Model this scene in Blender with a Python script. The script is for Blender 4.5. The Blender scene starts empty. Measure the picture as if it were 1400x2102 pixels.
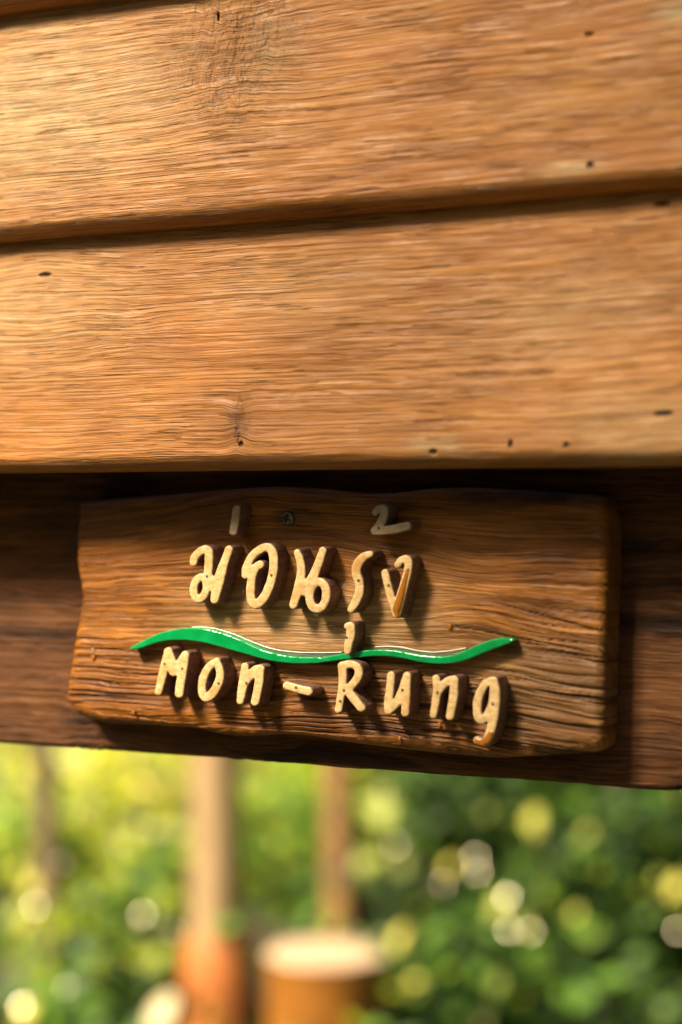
import bpy, math, random
import numpy as np
from mathutils import Vector, Matrix, Euler

random.seed(7)
RNG = np.random.default_rng(11)
R = math.radians
S = bpy.context.scene
COL = S.collection

# ------------------------------------------------------------------ camera, sky, sun
HW, HH = 1400.0, 2102.0          # proportions of the photograph
FPX = 3795.0                     # focal length in those units (65 mm on a 36 mm tall frame)
YAW = R(27.15)
EYE = 1.65
cam = bpy.data.cameras.new('camera')
cam.sensor_fit = 'VERTICAL'
cam.sensor_height = 36.0
cam.sensor_width = 24.0
cam.lens = 36.0 * FPX / HH
cam.clip_start = 0.02
cam.clip_end = 900.0
camo = bpy.data.objects.new('camera', cam)
COL.objects.link(camo)
DIST = 0.95
camo.location = (math.sin(YAW) * DIST, -math.cos(YAW) * DIST, EYE)
camo.rotation_euler = (R(90.0 - 0.15), 0, YAW)
S.camera = camo
cam.dof.use_dof = True
cam.dof.aperture_blades = 0

SUN_EL, SUN_AZ = R(46.0), R(27.0)        # azimuth to the left of the wall's outward normal
TO_SUN = Vector((-math.sin(SUN_AZ) * math.cos(SUN_EL), -math.cos(SUN_AZ) * math.cos(SUN_EL), math.sin(SUN_EL)))
W = bpy.data.worlds.new('World')
S.world = W
W.use_nodes = True
wn = W.node_tree.nodes
sky = wn.new('ShaderNodeTexSky')
sky.sky_type = 'NISHITA'
sky.sun_disc = False
sky.dust_density = 6.0
sky.ozone_density = 0.3
sky.air_density = 0.8
sky.sun_elevation = SUN_EL
sky.sun_rotation = math.atan2(TO_SUN.x, TO_SUN.y)
bg = wn['Background']
bg.inputs['Strength'].default_value = 0.04
W.node_tree.links.new(sky.outputs[0], bg.inputs[0])

sun = bpy.data.lights.new('sun', 'SUN')
sun.energy = 4.6
sun.angle = R(13.0)
sun.color = (1.0, 0.83, 0.58)
suno = bpy.data.objects.new('sun', sun)
COL.objects.link(suno)
suno.rotation_euler = TO_SUN.to_track_quat('Z', 'Y').to_euler()
suno.location = TO_SUN * 30

S.view_settings.view_transform = 'Standard'
S.view_settings.look = 'None'
S.view_settings.gamma = 1.0
S.view_settings.use_curve_mapping = False
S.view_settings.exposure = 1.6
S.render.engine = 'CYCLES'
S.cycles.use_denoising = True
S.cycles.max_bounces = 8
S.cycles.sample_clamp_indirect = 6.0

CAMM = Matrix.Translation(camo.location) @ Euler(camo.rotation_euler).to_matrix().to_4x4()
CAMR = CAMM.to_3x3()
CAMP = Vector(camo.location)


def ray(px, py):
    return CAMR @ Vector(((px - HW / 2) / FPX, (HH / 2 - py) / FPX, -1.0))


def at(px, py, y):
    """point of the plane at the given y that is seen along this line of sight"""
    d = ray(px, py)
    t = (y - CAMP.y) / d.y
    return CAMP + d * t


def deep(px, py, depth):
    return CAMP + ray(px, py) * depth


def at_np(P, y):
    P = np.asarray(P, float)
    M = np.array(CAMR)
    d = np.stack([(P[:, 0] - HW / 2) / FPX, (HH / 2 - P[:, 1]) / FPX, -np.ones(len(P))], 1) @ M.T
    t = (y - CAMP.y) / d[:, 1]
    return np.array(CAMP)[None] + d * t[:, None]


SIGN_F = -0.022       # front of the sign board (the beam's front is y = 0)
LET_T = 0.0112
LET_F = SIGN_F - LET_T

foc = at(590, 1220, LET_F)
cam.dof.focus_distance = (foc - CAMP).dot(CAMR @ Vector((0, 0, -1)))
cam.dof.aperture_fstop = 3.1

# ------------------------------------------------------------------ helpers


def tag(o, label=None, cat=None, group=None, kind=None):
    if label: o['label'] = label
    if cat: o['category'] = cat
    if group: o['group'] = group
    if kind: o['kind'] = kind
    return o


def empty(name, loc=(0, 0, 0)):
    o = bpy.data.objects.new(name, None)
    o.empty_display_size = 0.05
    o.location = loc
    COL.objects.link(o)
    return o


def link(name, me, parent=None, mats=()):
    for m in mats:
        me.materials.append(m)
    o = bpy.data.objects.new(name, me)
    COL.objects.link(o)
    if parent is not None:
        o.parent = parent
        if parent.type == 'EMPTY':
            o.matrix_parent_inverse = Matrix.Translation(-Vector(parent.location))
    return o


def raw_mesh(name, V, F, smooth=True, midx=None):
    """V (n,3), F (m,k) all faces with the same corner count"""
    V = np.ascontiguousarray(V, dtype=np.float32)
    F = np.ascontiguousarray(F, dtype=np.int32)
    me = bpy.data.meshes.new(name)
    k = F.shape[1]
    me.vertices.add(len(V))
    me.vertices.foreach_set('co', V.ravel())
    me.loops.add(F.size)
    me.loops.foreach_set('vertex_index', F.ravel())
    me.polygons.add(len(F))
    me.polygons.foreach_set('loop_start', np.arange(0, F.size, k, dtype=np.int32))
    me.polygons.foreach_set('use_smooth', np.full(len(F), smooth, dtype=bool))
    if midx is not None:
        me.polygons.foreach_set('material_index', np.asarray(midx, dtype=np.int32))
    me.update(calc_edges=True)
    me.validate()
    return me


def grid_faces(nu, nv, off=0):
    i = np.arange(nu - 1)[:, None] * nv + np.arange(nv - 1)[None]
    i = i.ravel() + off
    return np.stack([i, i + nv, i + nv + 1, i + 1], 1)


def vattr(me, name, data):
    a = me.attributes.new(name, 'FLOAT_VECTOR' if np.ndim(data) == 2 else 'FLOAT', 'POINT')
    a.data.foreach_set('vector' if np.ndim(data) == 2 else 'value', np.ascontiguousarray(data, dtype=np.float32).ravel())


def hash2(ix, iy, seed):
    n = (ix.astype(np.int64) * 374761393 + iy.astype(np.int64) * 668265263 + seed * 2147483647) & 0xffffffff
    n = ((n ^ (n >> 13)) * 1274126177) & 0xffffffff
    n = n ^ (n >> 16)
    return (n & 0xffffff) / float(0xffffff)


def vnoise(x, y, seed=0):
    ix, iy = np.floor(x), np.floor(y)
    fx, fy = x - ix, y - iy
    fx = fx * fx * fx * (fx * (fx * 6 - 15) + 10)
    fy = fy * fy * fy * (fy * (fy * 6 - 15) + 10)
    a, b = hash2(ix, iy, seed), hash2(ix + 1, iy, seed)
    c, d = hash2(ix, iy + 1, seed), hash2(ix + 1, iy + 1, seed)
    return (a * (1 - fx) + b * fx) * (1 - fy) + (c * (1 - fx) + d * fx) * fy


def fbm(x, y, seed=0, octv=4, gain=0.5):
    s, amp, tot = 0, 1, 0
    for k in range(octv):
        s = s + amp * vnoise(x * 2 ** k, y * 2 ** k, seed + 17 * k)
        tot += amp
        amp *= gain
    return s / tot


def sstep(a, b, x):
    t = np.clip((x - a) / (b - a), 0, 1)
    return t * t * (3 - 2 * t)

# ------------------------------------------------------------------ node helpers


class NT:
    def __init__(self, name):
        self.m = bpy.data.materials.new(name)
        self.m.use_nodes = True
        self.t = self.m.node_tree
        self.b = self.t.nodes['Principled BSDF']

    def n(self, typ, **kw):
        nd = self.t.nodes.new(typ)
        for k, v in kw.items():
            setattr(nd, k, v)
        return nd

    def l(self, a, b):
        self.t.links.new(a, b)

    def put(self, sock, v):
        if hasattr(v, 'is_output'):
            self.l(v, sock)
        elif isinstance(v, (tuple, list)) and len(v) == 3 and sock.type == 'RGBA':
            sock.default_value = (*v, 1)
        else:
            sock.default_value = v

    def attr(self, name, vec=False):
        nd = self.n('ShaderNodeAttribute', attribute_name=name)
        return nd.outputs['Vector' if vec else 'Fac']

    def coords(self):
        return self.n('ShaderNodeTexCoord').outputs['Object']

    def scale(self, v, s, off=(0, 0, 0)):
        nd = self.n('ShaderNodeMapping')
        self.l(v, nd.inputs[0])
        nd.inputs['Scale'].default_value = s
        nd.inputs['Location'].default_value = off
        return nd.outputs[0]

    def noise(self, v, sc=1.0, detail=2.0, rough=0.5, dist=0.0, col=False):
        nd = self.n('ShaderNodeTexNoise')
        self.l(v, nd.inputs['Vector'])
        nd.inputs['Scale'].default_value = sc
        nd.inputs['Detail'].default_value = detail
        nd.inputs['Roughness'].default_value = rough
        nd.inputs['Distortion'].default_value = dist
        return nd.outputs['Color' if col else 'Fac']

    def rng(self, v, a, b, c=0.0, d=1.0, smooth=True):
        nd = self.n('ShaderNodeMapRange')
        nd.interpolation_type = 'SMOOTHSTEP' if smooth else 'LINEAR'
        self.l(v, nd.inputs[0])
        for k, x in zip((1, 2, 3, 4), (a, b, c, d)):
            nd.inputs[k].default_value = x
        return nd.outputs[0]

    def math(self, op, a, b=0.0, c=None, clamp=False):
        nd = self.n('ShaderNodeMath', operation=op, use_clamp=clamp)
        self.put(nd.inputs[0], a)
        self.put(nd.inputs[1], b)
        if c is not None: self.put(nd.inputs[2], c)
        return nd.outputs[0]

    def mix(self, f, a, b, typ='MIX'):
        nd = self.n('ShaderNodeMix', data_type='RGBA', blend_type=typ)
        self.put(nd.inputs[0], f)
        self.put(nd.inputs[6], a)
        self.put(nd.inputs[7], b)
        return nd.outputs[2]

    def bump(self, h, dist, strength=1.0, nrm=None):
        nd = self.n('ShaderNodeBump')
        self.l(h, nd.inputs['Height'])
        nd.inputs['Distance'].default_value = dist
        nd.inputs['Strength'].default_value = strength
        if nrm is not None: self.l(nrm, nd.inputs['Normal'])
        return nd.outputs[0]

    def setb(self, **kw):
        for k, v in kw.items():
            self.put(self.b.inputs[k.replace('_', ' ')], v)


def simple(name, col, rough=0.6, var=0.15, sc=40.0, spec=0.5, **kw):
    t = NT(name)
    c = t.coords()
    f = t.rng(t.noise(c, sc, 3), 0.3, 0.7)
    dark = tuple(x * (1 - var) for x in col)
    lite = tuple(min(1, x * (1 + var)) for x in col)
    t.setb(Base_Color=t.mix(f, dark, lite), Roughness=rough)
    t.b.inputs['Specular IOR Level'].default_value = spec
    for k, v in kw.items():
        t.setb(**{k: v})
    return t.m


def wood(name, pale, mid, deep_, pore, amber, rough=(0.38, 0.6), bump=0.0006, spec=0.35, wear_lit=(0.33, 0.20, 0.10), streak=0.5):
    """oiled timber: attribute grain = (along, across, seed); tone = knots and weather; hole = dents"""
    t = NT(name)
    g = t.attr('grain', True)
    tone = t.attr('tone')
    hole = t.attr('hole')
    worn_lit = t.attr('worn_lit')
    blotch = t.rng(t.noise(t.scale(g, (9, 22, 1)), 1, 4, 0.55), 0.33, 0.68)
    hue = t.rng(t.noise(t.scale(g, (16, 55, 1), (3, 7, 1)), 1, 3, 0.6), 0.38, 0.66)
    fibre = t.noise(t.scale(g, (24, 520, 1)), 1, 4, 0.6)
    fine = t.noise(t.scale(g, (75, 1500, 1), (5, 1, 2)), 1, 2, 0.5)
    gate = t.rng(t.noise(t.scale(g, (14, 60, 1), (9, 2, 4)), 1, 2, 0.5), 0.38, 0.6)
    po = t.rng(t.noise(t.scale(g, (44, 1750, 1), (1, 9, 3)), 1, 1.5, 0.5), 0.57, 0.67)
    po = t.math('MULTIPLY', po, t.rng(gate, 0, 1, 0.25, 1.0))
    crack = t.rng(t.noise(t.scale(g, (15, 900, 1), (2, 5, 8)), 1, 2, 0.55), 0.67, 0.73)
    band = t.rng(t.noise(t.scale(g, (1.6, 75, 1), (4, 3, 6)), 1, 3, 0.6), 0.36, 0.64)
    warm = t.rng(t.noise(t.scale(g, (5, 18, 1), (8, 2, 7)), 1, 3, 0.6), 0.52, 0.7)
    c = t.mix(t.math('MULTIPLY_ADD', band, 0.5, t.math('MULTIPLY', blotch, 0.5)), mid, pale)
    c = t.mix(t.math('MULTIPLY', warm, 0.6), c, amber)
    c = t.mix(t.math('MULTIPLY', hue, 0.55), c, deep_)
    fr = t.rng(fibre, 0.3, 0.72)
    c = t.mix(t.math('MULTIPLY', t.math('SUBTRACT', 1.0, fr), streak), c, deep_)
    ring = t.rng(t.noise(t.scale(g, (3.4, 470, 1), (6, 1, 5)), 1, 3, 0.65), 0.40, 0.62)
    c = t.mix(t.math('MULTIPLY', t.math('SUBTRACT', 1.0, ring), 0.28), c, deep_)
    c = t.mix(t.math('MULTIPLY', t.rng(fine, 0.5, 0.75), 0.25), c, pale)
    c = t.mix(t.math('MULTIPLY', po, 0.58), c, pore)
    c = t.mix(t.math('MULTIPLY', crack, 0.5), c, pore)
    c = t.mix(t.math('MULTIPLY', worn_lit, 0.85), c, t.mix(fr, tuple(x * 0.5 for x in wear_lit), wear_lit))  # paler colour for worn places and for painted-in sunlight
    c = t.mix(tone, c, tuple(x * 0.8 for x in pore))
    c = t.mix(hole, c, (0.012, 0.008, 0.005))
    h = t.math('MULTIPLY_ADD', ring, 0.35, t.math('MULTIPLY', fibre, 0.6))
    h = t.math('MULTIPLY_ADD', fine, 0.3, h)
    h = t.math('MULTIPLY_ADD', po, -0.8, h)
    h = t.math('MULTIPLY_ADD', crack, -1.1, h)
    h = t.math('MULTIPLY_ADD', hole, -1.5, h)
    gn = t.rng(t.noise(t.scale(g, (40, 160, 1)), 1, 2), 0.3, 0.7, rough[0], rough[1])
    t.setb(Base_Color=c, Roughness=gn, Normal=t.bump(h, bump))
    t.b.inputs['Specular IOR Level'].default_value = spec
    return t.m


M_BOARD = wood('oiled_siding_wood', (0.44, 0.205, 0.046), (0.325, 0.125, 0.022), (0.185, 0.062, 0.011), (0.080, 0.027, 0.008), (0.42, 0.145, 0.018), rough=(0.42, 0.62), spec=0.3, bump=0.00062, wear_lit=(0.50, 0.36, 0.18))
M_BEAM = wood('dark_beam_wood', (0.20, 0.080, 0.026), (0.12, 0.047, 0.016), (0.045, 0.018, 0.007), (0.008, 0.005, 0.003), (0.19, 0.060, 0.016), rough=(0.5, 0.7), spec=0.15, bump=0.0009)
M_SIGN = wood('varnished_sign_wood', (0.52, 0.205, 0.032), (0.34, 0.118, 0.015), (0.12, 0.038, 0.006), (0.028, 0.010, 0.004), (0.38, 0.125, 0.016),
              rough=(0.34, 0.55), spec=0.24, bump=0.0006, streak=0.8, wear_lit=(0.56, 0.345, 0.155))
M_ACRYL = None

# ------------------------------------------------------------------ the house wall
Y_BOT, Y_TOP, TH = -0.067, -0.051, 0.015
RAD = 0.0075
XL, XR = -1.7, 1.5
vl, vr = at(-40, 700, Y_BOT).x, at(1440, 700, Y_BOT).x


def xs_dense(n, pad=9):
    a = np.linspace(XL, vl, pad, endpoint=False)
    b = np.linspace(vl, vr, n)
    c = np.linspace(vr, XR, pad + 1)[1:]
    return np.concatenate([a, b, c])


def spots_mask(x, z, spots):
    """small holes and dents: (px,py,halfwidth,halfheight) on the board face"""
    m = np.zeros_like(x)
    for px, py, hw, hh in spots:
        p = at(px, py, Y_BOT + 0.004)
        s = 0.00025
        d = np.sqrt(((x - p.x) / (hw * s)) ** 2 + ((z - p.z) / (hh * s)) ** 2)
        m = np.maximum(m, 1 - sstep(0.55, 1.15, d))
    return m


def board(parent, z0, z1, seed, n=2000, nz=190, knots=(), holes=(), worn_lit=(), mat=None, dark=0.0):
    """one lap board: section = face, rounded lower edge, underside and back, swept along x"""
    xs = xs_dense(n) if n > 50 else np.linspace(XL, XR, n)
    H = z1 - z0
    pts, across = [], []
    for k in range(nz):                          # the face, top to bottom
        f = k / (nz - 1)
        z = z1 - (H - RAD) * f
        pts.append((Y_TOP + (Y_BOT - Y_TOP) * (z1 - z) / H, z))
    tilt = math.atan2(Y_TOP - Y_BOT, H)
    y0_, zc_ = pts[-1]
    for k in range(1, 15):
        a_ = k / 14 * math.pi / 2
        pts.append((y0_ + 0.0105 * (1 - math.cos(a_)) ** 0.9, zc_ - RAD * math.sin(a_) ** 1.25))
    pts.append((y0_ + TH, zc_ - RAD))
    pts.append((Y_TOP + TH, z1))
    pts.append(pts[0])
    P = np.array(pts)
    seg = np.concatenate([[0], np.cumsum(np.hypot(*np.diff(P, axis=0).T))])
    X = np.repeat(xs[:, None], len(P), 1)
    Y = np.repeat(P[None, :, 0], len(xs), 0).copy()
    Z = np.repeat(P[None, :, 1], len(xs), 0).copy()
    A = np.repeat(-seg[None], len(xs), 0) + seed * 3.1
    face = np.zeros(len(P)); face[:nz + 14] = 1
    face = np.repeat(face[None], len(xs), 0)
    # grain flow: slow wander plus swirls round the knots
    GA = A + 0.012 * (fbm(X * 3.5, A * 9, seed) - 0.5) + 0.0003 * (fbm(X * 45, A * 80, seed + 3) - 0.5)
    tone = np.full_like(X, dark)
    wr = np.zeros_like(X)
    for px, py, rx, rz, amp, dk, wk in knots:
        p = at(px, py, Y_BOT + 0.006)
        q = np.exp(-(((X - p.x) / rx) ** 2 + ((Z - p.z) / rz) ** 2))
        GA = GA + amp * q * np.sin((Z - p.z) / rz * 1.6) + 0.004 * q * (fbm(X * 160, Z * 70, seed + 9) - 0.5) * wk
        n1 = fbm(X * 420, Z * 160, seed + 21, 4)
        tone = np.maximum(tone, dk * q * (0.55 + 0.9 * (n1 - 0.35)))
        wr = np.maximum(wr, wk * q)
    wo = np.zeros_like(X)
    for px, py, rx, rz, k in worn_lit:
        p = at(px, py, Y_BOT + 0.006)
        q = np.exp(-(((X - p.x) / rx) ** 2 + ((Z - p.z) / rz) ** 2)) * k
        wo = np.maximum(wo, q * (0.4 + 1.2 * fbm(X * 120, Z * 300, seed + 31)))
    hole = spots_mask(X, Z, holes)
    # real relief: planed but weathered face
    d = 0.0016 * (fbm(X * 6, Z * 22, seed + 5) - 0.5) + 0.0005 * (fbm(X * 30, GA * 420, seed + 6, 3) - 0.5)
    d = d + wr * 0.0034 * (fbm(X * 190, Z * 80, seed + 8, 4, 0.6) - 0.5)
    d = d + hole * 0.0008
    Y = Y + d * face
    Z = Z + 0.0011 * (fbm(X * 14, A * 0, seed + 12, 3) - 0.5) * np.clip(1 - (Z - z0) / 0.02, 0, 1) * face
    Z = Z + 0.0009 * (fbm(X * 130, A * 60, seed + 13, 3) - 0.5) * np.exp(-((Z - z0 - RAD) / 0.003) ** 2) * face
    V = np.stack([X, Y, Z], 2).reshape(-1, 3)
    me = raw_mesh('siding_board', V, grid_faces(len(xs), len(P))[:, ::-1])
    G = np.stack([X, GA, np.full_like(X, seed * 2.7)], 2).reshape(-1, 3)
    vattr(me, 'grain', G)
    vattr(me, 'tone', np.clip(tone, 0, 1).ravel())
    vattr(me, 'worn_lit', np.clip(wo, 0, 1).ravel())
    vattr(me, 'hole', np.clip(hole, 0, 1).ravel())
    me.set_sharp_from_angle(angle=R(50))
    return link('siding_board', me, parent, [mat or M_BOARD])


wall = empty('timber_wall', (0, 0, at(700, 1600, 0).z))
tag(wall, 'oiled brown timber house wall of lapped boards above a dark beam', 'wall')
zb2 = at(700, 963, Y_BOT + 0.004).z
zb1 = at(700, 436, Y_BOT + 0.004).z
zb0 = at(700, -86, Y_BOT + 0.004).z
step = zb0 - zb1
LAP = 0.016
board(wall, zb2, zb1 + LAP, 1,
      knots=[(497, 870, 0.006, 0.012, 0.004, 0.9, 0.9), (265, 690, 0.022, 0.012, 0.004, 0.0, 0.2), (60, 600, 0.03, 0.03, -0.005, 0.0, 0.1)],
      holes=[(75, 561, 18, 4), (1053, 911, 5, 7), (1167, 914, 6, 5), (1365, 850, 18, 5), (895, 929, 9, 5), (500, 912, 5, 5), (1345, 412, 16, 4)],
      worn_lit=[(40, 620, 0.07, 0.035, 0.45), (560, 600, 0.05, 0.02, 0.25), (1180, 650, 0.05, 0.02, 0.35), (905, 915, 0.014, 0.004, 0.8), (1320, 900, 0.04, 0.02, 0.45)])  # first patch is sunlight on the left end, painted paler
board(wall, zb1, zb0 + LAP, 2,
      knots=[(470, 90, 0.032, 0.036, 0.006, 0.5, 1.0), (430, 30, 0.006, 0.02, 0.0, 0.45, 0.7), (530, 30, 0.006, 0.02, 0.0, 0.4, 0.7)],
      holes=[(1203, 66, 9, 4), (1215, 340, 7, 6), (430, 26, 3, 9)],
      worn_lit=[(40, 220, 0.10, 0.05, 0.8), (1385, 18, 0.010, 0.006, 1.0), (1180, 350, 0.014, 0.004, 0.7), (540, 90, 0.018, 0.02, 0.45)])  # first patch paints the bright sunlit top left into the wood colour
board(wall, zb0, zb0 + step + LAP, 3, n=300, nz=60)
for k in (1, 2, 3):
    board(wall, zb0 + step * k, zb0 + step * (k + 1) + LAP, 3 + k, n=24, nz=12)


def beam(parent):
    zt = zb2 + 0.03
    zl = at(700, 1577, 0.0).z
    xs = xs_dense(460)
    TB = 0.045
    pts = []
    nz = 170
    for k in range(nz):
        pts.append((0.0, zt - (zt - zl - 0.004) * k / (nz - 1)))
    for k in range(1, 9):
        a = k / 8 * math.pi / 2
        pts.append((0.004 - 0.004 * math.cos(a), zl + 0.004 - 0.004 * math.sin(a)))
    for k in range(1, 12):
        pts.append((0.004 + (TB - 0.004) * k / 11, zl))
    pts += [(TB, zt), (0.0, zt)]
    P = np.array(pts)
    seg = np.concatenate([[0], np.cumsum(np.hypot(*np.diff(P, axis=0).T))])
    X = np.repeat(xs[:, None], len(P), 1)
    Y = np.repeat(P[None, :, 0], len(xs), 0).copy()
    Z = np.repeat(P[None, :, 1], len(xs), 0).copy()
    A = np.repeat(-seg[None], len(xs), 0) + 20
    GA = A + 0.014 * (fbm(X * 6, A * 10, 41) - 0.5) + 0.003 * (fbm(X * 50, A * 60, 42) - 0.5)
    low = np.clip(1 - (Z - zl) / 0.02, 0, 1)
    fr = np.zeros(len(P)); fr[:nz + 8] = 1
    fr = np.repeat(fr[None], len(xs), 0)
    d = 0.0022 * (fbm(X * 9, GA * 60, 43) - 0.5) + 0.0013 * (fbm(X * 28, GA * 330, 44, 3) - 0.5)
    chip = np.zeros_like(X)
    for px, w, k in ((185, 0.016, 1.0), (1392, 0.006, 1.1), (1150, 0.02, 0.5), (520, 0.02, 0.35)):
        cx = at(px, 1560, 0).x
        chip = np.maximum(chip, k * np.exp(-((X - cx) / w) ** 2))
    d = d + chip * low * 0.004 * fbm(X * 120, Z * 200, 45, 4)
    Y = Y + d * fr
    Z = Z + low * (0.0014 * (fbm(X * 26, X * 0, 46, 4) - 0.5) + chip * 0.0028 * (fbm(X * 170, X * 0 + 4, 47, 3) - 0.35))
    me = raw_mesh('base_beam', np.stack([X, Y, Z], 2).reshape(-1, 3), grid_faces(len(xs), len(P))[:, ::-1])
    vattr(me, 'grain', np.stack([X, GA, np.full_like(X, 9.3)], 2).reshape(-1, 3))
    tone = np.clip(chip * low * 0.7 * fbm(X * 90, Z * 120, 48) * 1.6 + 0.7 * sstep(0.5, 0.68, fbm(X * 13, GA * 90, 49, 4)), 0, 0.9)
    vattr(me, 'tone', tone.ravel())
    z_ = np.zeros(X.size)
    vattr(me, 'worn_lit', z_)
    vattr(me, 'hole', z_)
    me.set_sharp_from_angle(angle=R(55))
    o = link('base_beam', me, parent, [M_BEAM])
    o['label'] = 'dark stained beam under the boards that carries the sign'
    return o


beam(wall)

# ------------------------------------------------------------------ the sign
sc_ = at(700, 1280, 0)
sign = empty('wooden_sign', (sc_.x, 0, sc_.z))
tag(sign, 'brown varnished wooden sign with raised cream letters and a green wave on the dark beam', 'sign')

TOP = [(152, 1033), (230, 1024), (320, 1017), (420, 1008), (510, 1001), (570, 998), (640, 1003), (720, 1012), (800, 1012), (870, 1003), (950, 1000), (1040, 1005), (1130, 1011), (1185, 1014), (1232, 1022)]
BOT = [(128, 1442), (150, 1468), (171, 1480), (214, 1490), (300, 1491), (386, 1497), (443, 1511), (500, 1515), (560, 1511), (610, 1512), (655, 1519), (720, 1530), (800, 1540), (900, 1551), (1007, 1560), (1100, 1555), (1180, 1550), (1220, 1546), (1232, 1535)]
LEF = [(152, 1033), (153, 1057), (148, 1108), (150, 1160), (157, 1197), (161, 1225), (154, 1268), (143, 1331), (131, 1406), (128, 1442)]
RIG = [(1232, 1022), (1243, 1060), (1246, 1150), (1242, 1250), (1240, 1320), (1239, 1400), (1237, 1470), (1236, 1510), (1232, 1535)]


def resample(P, s):
    P = np.asarray(P, float)
    d = np.concatenate([[0], np.cumsum(np.hypot(*np.diff(P, axis=0).T))])
    d /= d[-1]
    # Catmull-Rom style smoothing through a dense cubic
    from_ = np.stack([np.interp(s, d, P[:, k]) for k in (0, 1)], 1)
    k = max(3, len(s) // (len(P) * 2)) | 1
    if len(s) > 40:
        pad = k // 2
        sm = np.stack([np.convolve(np.pad(from_[:, j], pad, mode='reflect', reflect_type='odd'), np.ones(k) / k, 'valid') for j in (0, 1)], 1)
        return sm
    return from_


def to_plane(P, y):
    q = at_np(P, y)
    return q[:, [0, 2]]


def ease(n):
    t = np.linspace(0, 1, n)
    return t - 0.13 * np.sin(2 * np.pi * t) / 1.0 * 0.95


def build_sign():
    nu, nv = 560, 340
    u, v = ease(nu), ease(nv)
    T = to_plane(resample(TOP, u), SIGN_F)
    B = to_plane(resample(BOT, u), SIGN_F)
    L = to_plane(resample(LEF, v), SIGN_F)
    Q = to_plane(resample(RIG, v), SIGN_F)
    U, Vv = u[:, None, None], v[None, :, None]
    C = ((1 - Vv) * T[:, None] + Vv * B[:, None] + (1 - U) * L[None] + U * Q[None]
         - ((1 - U) * (1 - Vv) * T[0] + U * (1 - Vv) * T[-1] + (1 - U) * Vv * B[0] + U * Vv * B[-1]))
    X, Z = C[..., 0], C[..., 1]
    px = np.linspace(0, 1, 2)
    # distance to the outline
    dl = np.abs(X - L[None, :, 0]); dr = np.abs(Q[None, :, 0] - X)
    dt = np.abs(T[:, None, 1] - Z); db = np.abs(Z - B[:, None, 1])
    w = X.max() - X.min()
    un = (X - X.min()) / w
    zn = (Z - Z.min()) / (Z.max() - Z.min())
    # grain: rises to the right in the upper left, runs with the lower edge below
    slope = 0.16 * np.exp(-((un - 0.25) / 0.3) ** 2) * sstep(0.45, 0.85, zn) - 0.05 * sstep(0.6, 1.0, un) * (1 - zn)
    GA = Z - slope * (X - X.min() - 0.25 * w)
    GA = GA + 0.010 * (fbm(X * 7, Z * 16, 61) - 0.5) + 0.0013 * (fbm(X * 36, Z * 70, 62) - 0.5)
    ctr = (X.min() + 0.80 * w, Z.min() + 0.62 * (Z.max() - Z.min()))
    q = np.exp(-(((X - ctr[0]) / 0.030) ** 2 + ((Z - ctr[1]) / 0.020) ** 2))
    GA = GA + 0.009 * q * np.sin((Z - ctr[1]) / 0.016)
    # weathered ridges, deepest along the bottom and at both ends
    rough = np.clip(0.22 + 0.9 * sstep(0.55, 0.1, zn) + 0.7 * sstep(0.72, 1.0, un) * sstep(0.95, 0.4, zn) + 0.35 * sstep(0.2, 0.0, un), 0, 1.25)
    rough = rough * (0.5 + 0.9 * fbm(X * 14, Z * 20, 63))
    r1 = fbm(X * 10, GA * 400, 64, 3, 0.55)
    r2 = fbm(X * 24, GA * 900, 65, 2)
    groove = sstep(0.54, 0.66, r1) + 0.6 * sstep(0.56, 0.7, r2)
    split = np.zeros_like(X)
    for (x0, y0, x1, y1, k) in ((1010, 1235, 1250, 1300, 1.0), (880, 1275, 1240, 1345, 0.8), (960, 1365, 1245, 1420, 0.7), (130, 1425, 260, 1432, 0.9), (180, 1330, 330, 1345, 0.6), (700, 1490, 1010, 1530, 0.8), (940, 1440, 1200, 1470, 0.6)):
        a, b = at(x0, y0, SIGN_F), at(x1, y1, SIGN_F)
        tt = np.clip((X - a.x) / (b.x - a.x), 0, 1)
        zz = a.z + (b.z - a.z) * tt + 0.0014 * (fbm(X * 50, X * 0 + x0, 71) - 0.5)
        fade = np.sin(np.pi * np.clip((X - a.x) / (b.x - a.x), 0.0, 1.0)) ** 0.5
        split = np.maximum(split, k * fade * np.exp(-((Z - zz) / 0.00042) ** 2))
    rad = 0.0075
    rag = 0.75 * (fbm(X * 110, Z * 150, 66, 4) - 0.5)
    Y = np.full_like(X, SIGN_F)
    for d_, rr in ((dl, rad), (dr, 0.0048), (dt, 0.006), (db, 0.0095)):
        e = np.clip(1 - d_ / (rr * (1 + rag)), 0, 1)
        Y = np.maximum(Y, SIGN_F + (1 - np.sqrt(np.clip(1 - e * e, 0, 1))) * rr * 0.9) + 0
    Y = Y + rough * 0.0009 * groove + split * 0.0013 + 0.0022 * (fbm(X * 12, Z * 25, 67) - 0.5)
    tone = np.clip(0.55 * groove * rough * 0.8 + 0.6 * split, 0, 0.85)
    # dirt round the screw and the darkened top right corner
    ps = at(588, 1062, SIGN_F)
    tone = np.maximum(tone, 0.75 * np.exp(-(((X - ps.x - 0.004) / 0.016) ** 2 + ((Z - ps.z) / 0.0065) ** 2)) * (0.4 + fbm(X * 80, Z * 200, 68)))
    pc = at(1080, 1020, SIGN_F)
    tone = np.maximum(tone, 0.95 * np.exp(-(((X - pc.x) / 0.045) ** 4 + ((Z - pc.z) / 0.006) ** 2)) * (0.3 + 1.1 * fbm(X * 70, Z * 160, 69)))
    for hx, hy in ((575, 1472), (690, 1590)):
        ph = at(hx, hy, SIGN_F)
        tone = np.maximum(tone, 1.0 * np.exp(-(((X - ph.x) / 0.0014) ** 2 + ((Z - ph.z) / 0.001) ** 2)))
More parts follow.
